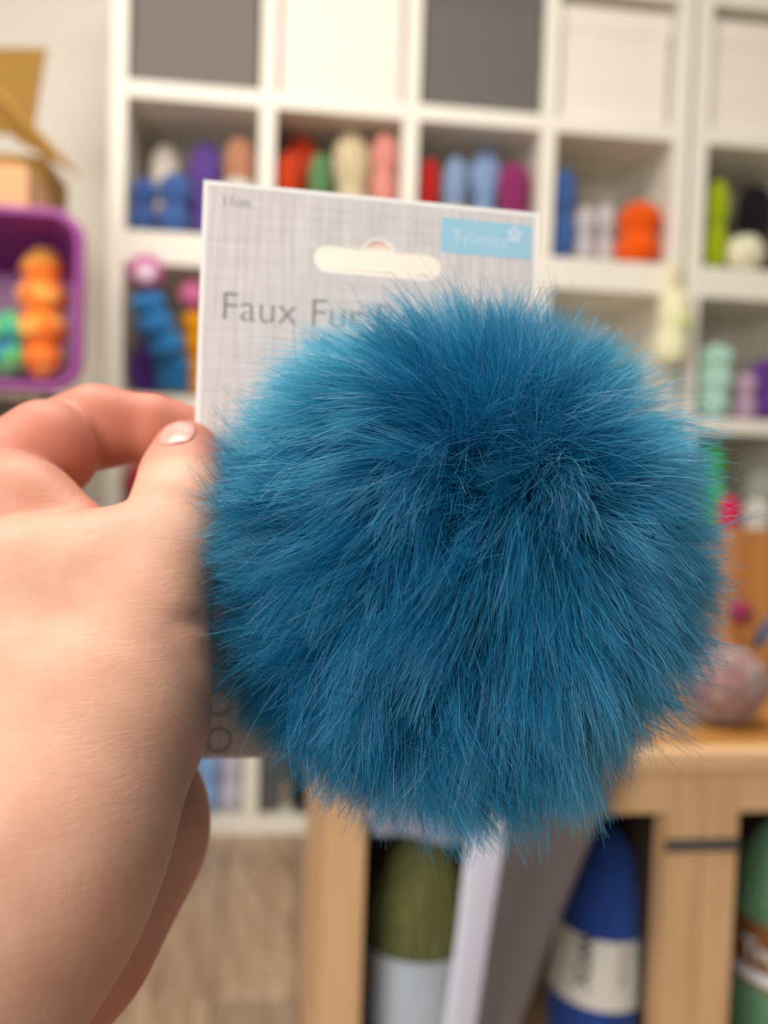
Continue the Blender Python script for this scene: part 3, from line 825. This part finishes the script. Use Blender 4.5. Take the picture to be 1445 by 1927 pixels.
# a light relaxation, then the vertices go back on the surface
for it in range(2):
    e = np.concatenate([hf[:, [0, 1]], hf[:, [1, 2]], hf[:, [2, 3]], hf[:, [3, 0]]])
    acc = np.zeros_like(hv); num = np.zeros(len(hv))
    np.add.at(acc, e[:, 0], hv[e[:, 1]]); np.add.at(acc, e[:, 1], hv[e[:, 0]])
    np.add.at(num, e[:, 0], 1); np.add.at(num, e[:, 1], 1)
    hv = 0.5*hv+0.5*acc/num[:, None]
hme = bpy.data.meshes.new('hand')
hw_ = cam2world(hv)
hbase = cam2world(cs(-30, 1700, 0.152)[None])[0]
hme.from_pydata((hw_-hbase).tolist(), [], hf.tolist()); hme.update()
at_ = hme.attributes.new('rest', 'FLOAT_VECTOR', 'POINT'); at_.data.foreach_set('vector', hv.astype(np.float32).ravel())
# palm-side and fingertip skin is naturally redder
red = np.zeros(len(hv))
def near(lst, amount, fall):
    d = chain(hv, lst, 0.004); return amount*np.clip(1-np.maximum(d, 0)/fall, 0, 1)
red = np.maximum(red, near(H_PARTS['heel'], 0.9, 0.006))
for s in FINGERS['index']: red = np.maximum(red, near(s, 0.75, 0.003))
red = np.maximum(red, near(H_PARTS['pad_fold'], 0.45, 0.004))
red = np.maximum(red, near([(352, 852, 0.2, 0.0076), (352, 880, 0.197, 0.008)], 0.7, 0.004))
at_ = hme.attributes.new('redness', 'FLOAT', 'POINT'); at_.data.foreach_set('value', red.astype(np.float32))
def skin():
    m, nt, N, L, P = nodes('skin')
    rs = N.new('ShaderNodeAttribute'); rs.attribute_name = 'rest'
    rd = N.new('ShaderNodeAttribute'); rd.attribute_name = 'redness'
    nz = N.new('ShaderNodeTexNoise'); nz.inputs['Scale'].default_value = 90; nz.inputs['Detail'].default_value = 4
    L.new(rs.outputs['Vector'], nz.inputs['Vector'])
    rp = N.new('ShaderNodeValToRGB'); rp.color_ramp.elements[0].position = 0.3; rp.color_ramp.elements[1].position = 0.7
    rp.color_ramp.elements[0].color = lin('c8947c'); rp.color_ramp.elements[1].color = lin('d3a48c')
    L.new(nz.outputs[0], rp.inputs[0])
    mx = N.new('ShaderNodeMix'); mx.data_type = 'RGBA'; mx.inputs[7].default_value = lin('c8705a')
    L.new(rd.outputs['Fac'], mx.inputs[0]); L.new(rp.outputs[0], mx.inputs[6])
    L.new(mx.outputs[2], P.inputs['Base Color'])
    P.inputs['Roughness'].default_value = 0.52; P.inputs['Specular IOR Level'].default_value = 0.35
    P.inputs['Subsurface Weight'].default_value = 0.25; P.inputs['Subsurface Radius'].default_value = (0.0045, 0.0016, 0.0008)
    P.inputs['Subsurface Scale'].default_value = 1.0
    # fine skin lines: long shallow creases across the thumb side and a fine diamond grain
    hs_ = []
    for rot, sc, dist in ((0.30, (150, 950, 160), 1.8), (-0.7, (240, 900, 240), 0.6), (0.75, (1000, 320, 300), 0.6)):
        mp = N.new('ShaderNodeMapping'); mp.inputs['Rotation'].default_value = (0, 0, -rot); mp.inputs['Scale'].default_value = sc
        mp.vector_type = 'TEXTURE' if False else 'POINT'
        L.new(rs.outputs['Vector'], mp.inputs[0])
        n2 = N.new('ShaderNodeTexNoise'); n2.inputs['Scale'].default_value = 1; n2.inputs['Detail'].default_value = 3; n2.inputs['Distortion'].default_value = dist
        L.new(mp.outputs[0], n2.inputs['Vector']); hs_.append(n2.outputs[0])
    a1 = N.new('ShaderNodeMath'); a1.operation = 'MULTIPLY_ADD'; a1.inputs[1].default_value = 1.3
    L.new(hs_[0], a1.inputs[0]); L.new(hs_[1], a1.inputs[2])
    a2 = N.new('ShaderNodeMath'); a2.operation = 'MULTIPLY_ADD'; a2.inputs[1].default_value = 0.7
    L.new(hs_[2], a2.inputs[0]); L.new(a1.outputs[0], a2.inputs[2])
    b = N.new('ShaderNodeBump'); b.inputs['Strength'].default_value = 0.16; b.inputs['Distance'].default_value = 0.0005
    L.new(a2.outputs[0], b.inputs['Height']); L.new(b.outputs[0], P.inputs['Normal'])
    return m
hand = obj('hand', hme, skin(), None, True); hand.location = hbase
tag(hand, 'bare hand pinching the grey card between thumb and bent index finger', 'hand')
# thumb nail, laid on the surface
bvh = BVHTree.FromPolygons(hv.tolist(), hf.tolist())
def nail(name, c_tip, c_in, width, length, look):
    tipd = np.array(c_tip)-np.array(c_in); tipd /= np.linalg.norm(tipd)
    look = np.array(look, float); look = look-tipd*np.dot(look, tipd); look /= np.linalg.norm(look)
    side = np.cross(tipd, look)
    cen = np.array(c_tip)
    n_, m_ = 13, 11; vs = []; ok = True
    for i in range(n_):
        v = i/(n_-1)
        for j in range(m_):
            u = 2*j/(m_-1)-1
            wv = 1-0.25*(max(0, 0.35-v)/0.35)**2-0.18*(max(0, v-0.75)/0.25)**2
            q = cen+tipd*(v-0.72)*length*(1+0.0*u)+side*u*width/2*wv-tipd*0.0012*(u*u)*(1 if v > 0.5 else -1)
            hit = bvh.ray_cast(Vector(q+look*0.03), Vector(-look))
            if hit[0] is None: vs.append(q); continue
            vs.append(np.array(hit[0])+look*(0.00016*(1-u*u)-0.00006))
    fs = [(i*m_+j, i*m_+j+1, (i+1)*m_+j+1, (i+1)*m_+j) for i in range(n_-1) for j in range(m_-1)]
    me = bpy.data.meshes.new(name); me.from_pydata((cam2world(np.array(vs))-hbase).tolist(), [], fs); me.update()
    m, nt, N, L, P = nodes('nail_'+name); P.inputs['Base Color'].default_value = lin('efb3a6'); P.inputs['Roughness'].default_value = 0.25
    nz = N.new('ShaderNodeTexNoise'); nz.inputs['Scale'].default_value = 300
    rp = N.new('ShaderNodeValToRGB'); rp.color_ramp.elements[0].color = lin('dd9488'); rp.color_ramp.elements[1].color = lin('e6a698')
    L.new(nz.outputs[0], rp.inputs[0]); L.new(rp.outputs[0], P.inputs['Base Color'])
    o = obj(name, me, m, hand, True)
    md = o.modifiers.new('thickness', 'SOLIDIFY'); md.thickness = 0.0004; md.offset = 0
    return o
nail('thumb_nail', cs(351, 855, 0.2010), cs(338, 975, 0.1880), 0.0078, 0.0098, (-0.02, 0.1, -1))
nail('finger_nail', cs(395, 850, 0.2225), cs(266, 806, 0.2170), 0.010, 0.011, (0.2, 0.3, 1))

# ------------------------------------------------------------------ pompom
PC = cs(852, 1038, 0.1925); PR = 0.0550
pcw = cam2world(PC[None])[0]
pom = thing('faux_fur_pompom', 'fluffy teal blue faux fur pompom in front of the grey card', 'pompom', tuple(pcw))
def hair_mat():
    m = bpy.data.materials.new('teal_fur'); m.use_nodes = True; nt = m.node_tree; N, L = nt.nodes, nt.links
    N.remove(N['Principled BSDF']); out = N['Material Output']
    hb = N.new('ShaderNodeBsdfHairPrincipled'); hb.parametrization = 'COLOR'
    hi_ = N.new('ShaderNodeHairInfo')
    rp = N.new('ShaderNodeValToRGB')
    rp.color_ramp.elements[0].color = lin('044c74'); rp.color_ramp.elements[1].color = lin('1086ba')
    rp.color_ramp.elements[1].position = 0.91
    e_ = rp.color_ramp.elements.new(0.96); e_.color = lin('6fa9c8')
    L.new(hi_.outputs['Random'], rp.inputs[0]); L.new(rp.outputs[0], hb.inputs['Color'])
    hb.inputs['Roughness'].default_value = 0.36; hb.inputs['Radial Roughness'].default_value = 0.55
    hb.inputs['Random Roughness'].default_value = 0.2
    pb = N.new('ShaderNodeBsdfPrincipled'); pb.inputs['Roughness'].default_value = 0.42
    pb.inputs['Specular IOR Level'].default_value = 0.6
    L.new(rp.outputs[0], pb.inputs['Base Color'])
    ms = N.new('ShaderNodeMixShader'); ms.inputs[0].default_value = 0.6
    L.new(hb.outputs[0], ms.inputs[1]); L.new(pb.outputs[0], ms.inputs[2])
    L.new(ms.outputs[0], out.inputs[0]); return m
M_fur = hair_mat()
M_core = plain('dark_blue_backing', '0a2a3c', 0.9, 0.1, 100)
obj('core', uvball(0.024, 32, 20), M_core, pom, True)
N_H, K_H = 120000, 8
def unit(v): return v/np.linalg.norm(v, axis=-1, keepdims=True)
tdir = unit(rng.normal(size=(N_H, 3)))
pole = unit(np.array([0.023, 0.043, -0.038]))                 # camera axes: x right, y up, z away
def clump(n, dirs):
    c = unit(rng.normal(size=(n, 3))); kd = kdtree.KDTree(n)
    for i in range(n): kd.insert(c[i], i)
    kd.balance()
    return c, np.array([kd.find(d)[1] for d in dirs])
cS, iS = clump(4200, tdir)
cB, iB = clump(420, tdir)
cL, iL = clump(26, tdir)
th = np.arccos(np.clip(tdir@pole, -1, 1))
ax_t = tdir-pole*(tdir@pole)[:, None]; ax_t = unit(ax_t+1e-9)
tip = unit(tdir+(cS[iS]-tdir)*rng.uniform(0.55, 0.97, (N_H, 1))+(cB[iB]-tdir)*0.22)
lean = rng.normal(0, 0.085, (4200, 3))[iS]+rng.normal(0, 0.14, (420, 3))[iB]
tip = unit(tip+lean+rng.normal(0, 0.03, (N_H, 3)))
lean_a = 0.43*np.sin(th)*(1-0.9*np.exp(-(th/0.40)**2))
tip = unit(tip+rng.normal(0, 0.13, (N_H, 3))*np.exp(-(th/0.42)**2)[:, None])
root = unit(tdir*np.cos(lean_a)[:, None]-ax_t*np.sin(lean_a)[:, None]+rng.normal(0, 0.03, (N_H, 3)))
Ln = PR*(1-0.10*rng.beta(1.2, 2.5, N_H))*(1+rng.normal(0, 0.045, 4200)[iS]+rng.normal(0, 0.022, 420)[iB]+rng.normal(0, 0.018, 26)[iL])
short = rng.random(N_H) < 0.34
Ln = np.where(short, Ln*rng.uniform(0.66, 0.95, N_H), Ln)
stray = rng.random(N_H) < 0.006
tip = np.where(stray[:, None], unit(tip+rng.normal(0, 0.22, (N_H, 3))), tip)
s = np.linspace(0, 1, K_H)[None, :, None]
dirs = unit(root[:, None]*(1-s**1.35)+tip[:, None]*s**1.35)
rad = 0.0235+(Ln[:, None, None]-0.0235)*s
pts = dirs*rad
down = np.array([-UP[2]*0+RT[2], UP[2], fw[2]])*-1.0           # world down in camera axes
pts = pts+0.0018*(s**2)*down
wig = rng.normal(0, 1, (N_H, 1, 3))*0.0006*np.sin(s*rng.uniform(3, 9, (N_H, 1, 1))+rng.uniform(0, 6, (N_H, 1, 1)))
pts = pts+wig*s
# fur behind is pressed flat against the card
pc = PC+pts
dist = (pc-TL)@cn
lim = -0.0012-0.004*rng.random((N_H, 1))*1.0
over = np.maximum(dist-lim, 0)
uv_x = (pc-TL)@ex; uv_y = (pc-TL)@ey
incard = (uv_x < CWID+0.004) & (uv_y < CH+0.004)
pc = np.where((incard & (over > 0))[..., None], pc-over[..., None]*cn, pc)
pw = cam2world(pc)-pcw
cu = bpy.data.hair_curves.new('fur'); cu.add_curves([K_H]*N_H)
cu.attributes['position'].data.foreach_set('vector', pw.astype(np.float32).ravel())
ra = cu.attributes.get('radius') or cu.attributes.new('radius', 'FLOAT', 'POINT')
rr = (0.000062*(1-0.72*np.linspace(0, 1, K_H)**2))[None]*rng.uniform(0.75, 1.2, (N_H, 1))
ra.data.foreach_set('value', rr.astype(np.float32).ravel())
cu.materials.append(M_fur)
fur = bpy.data.objects.new('fur', cu); link(fur, pom); fur['kind'] = 'stuff'
# elastic loop that ties the pompom to its card
pb_ = PC+cn*(-np.dot(PC-TL, cn)-0.0014)
lp = [PC*(1-k)+pb_*k for k in (0.35, 0.7, 1.0)]
lw = [cam2world(p[None])[0]-pcw for p in lp]
obj('elastic_loop', lobed_tube('elastic_loop', lw, 0.0012, 1, 0.0, 12, 10, 0.0), plain('black_elastic', '15181c', 0.7), pom, True)
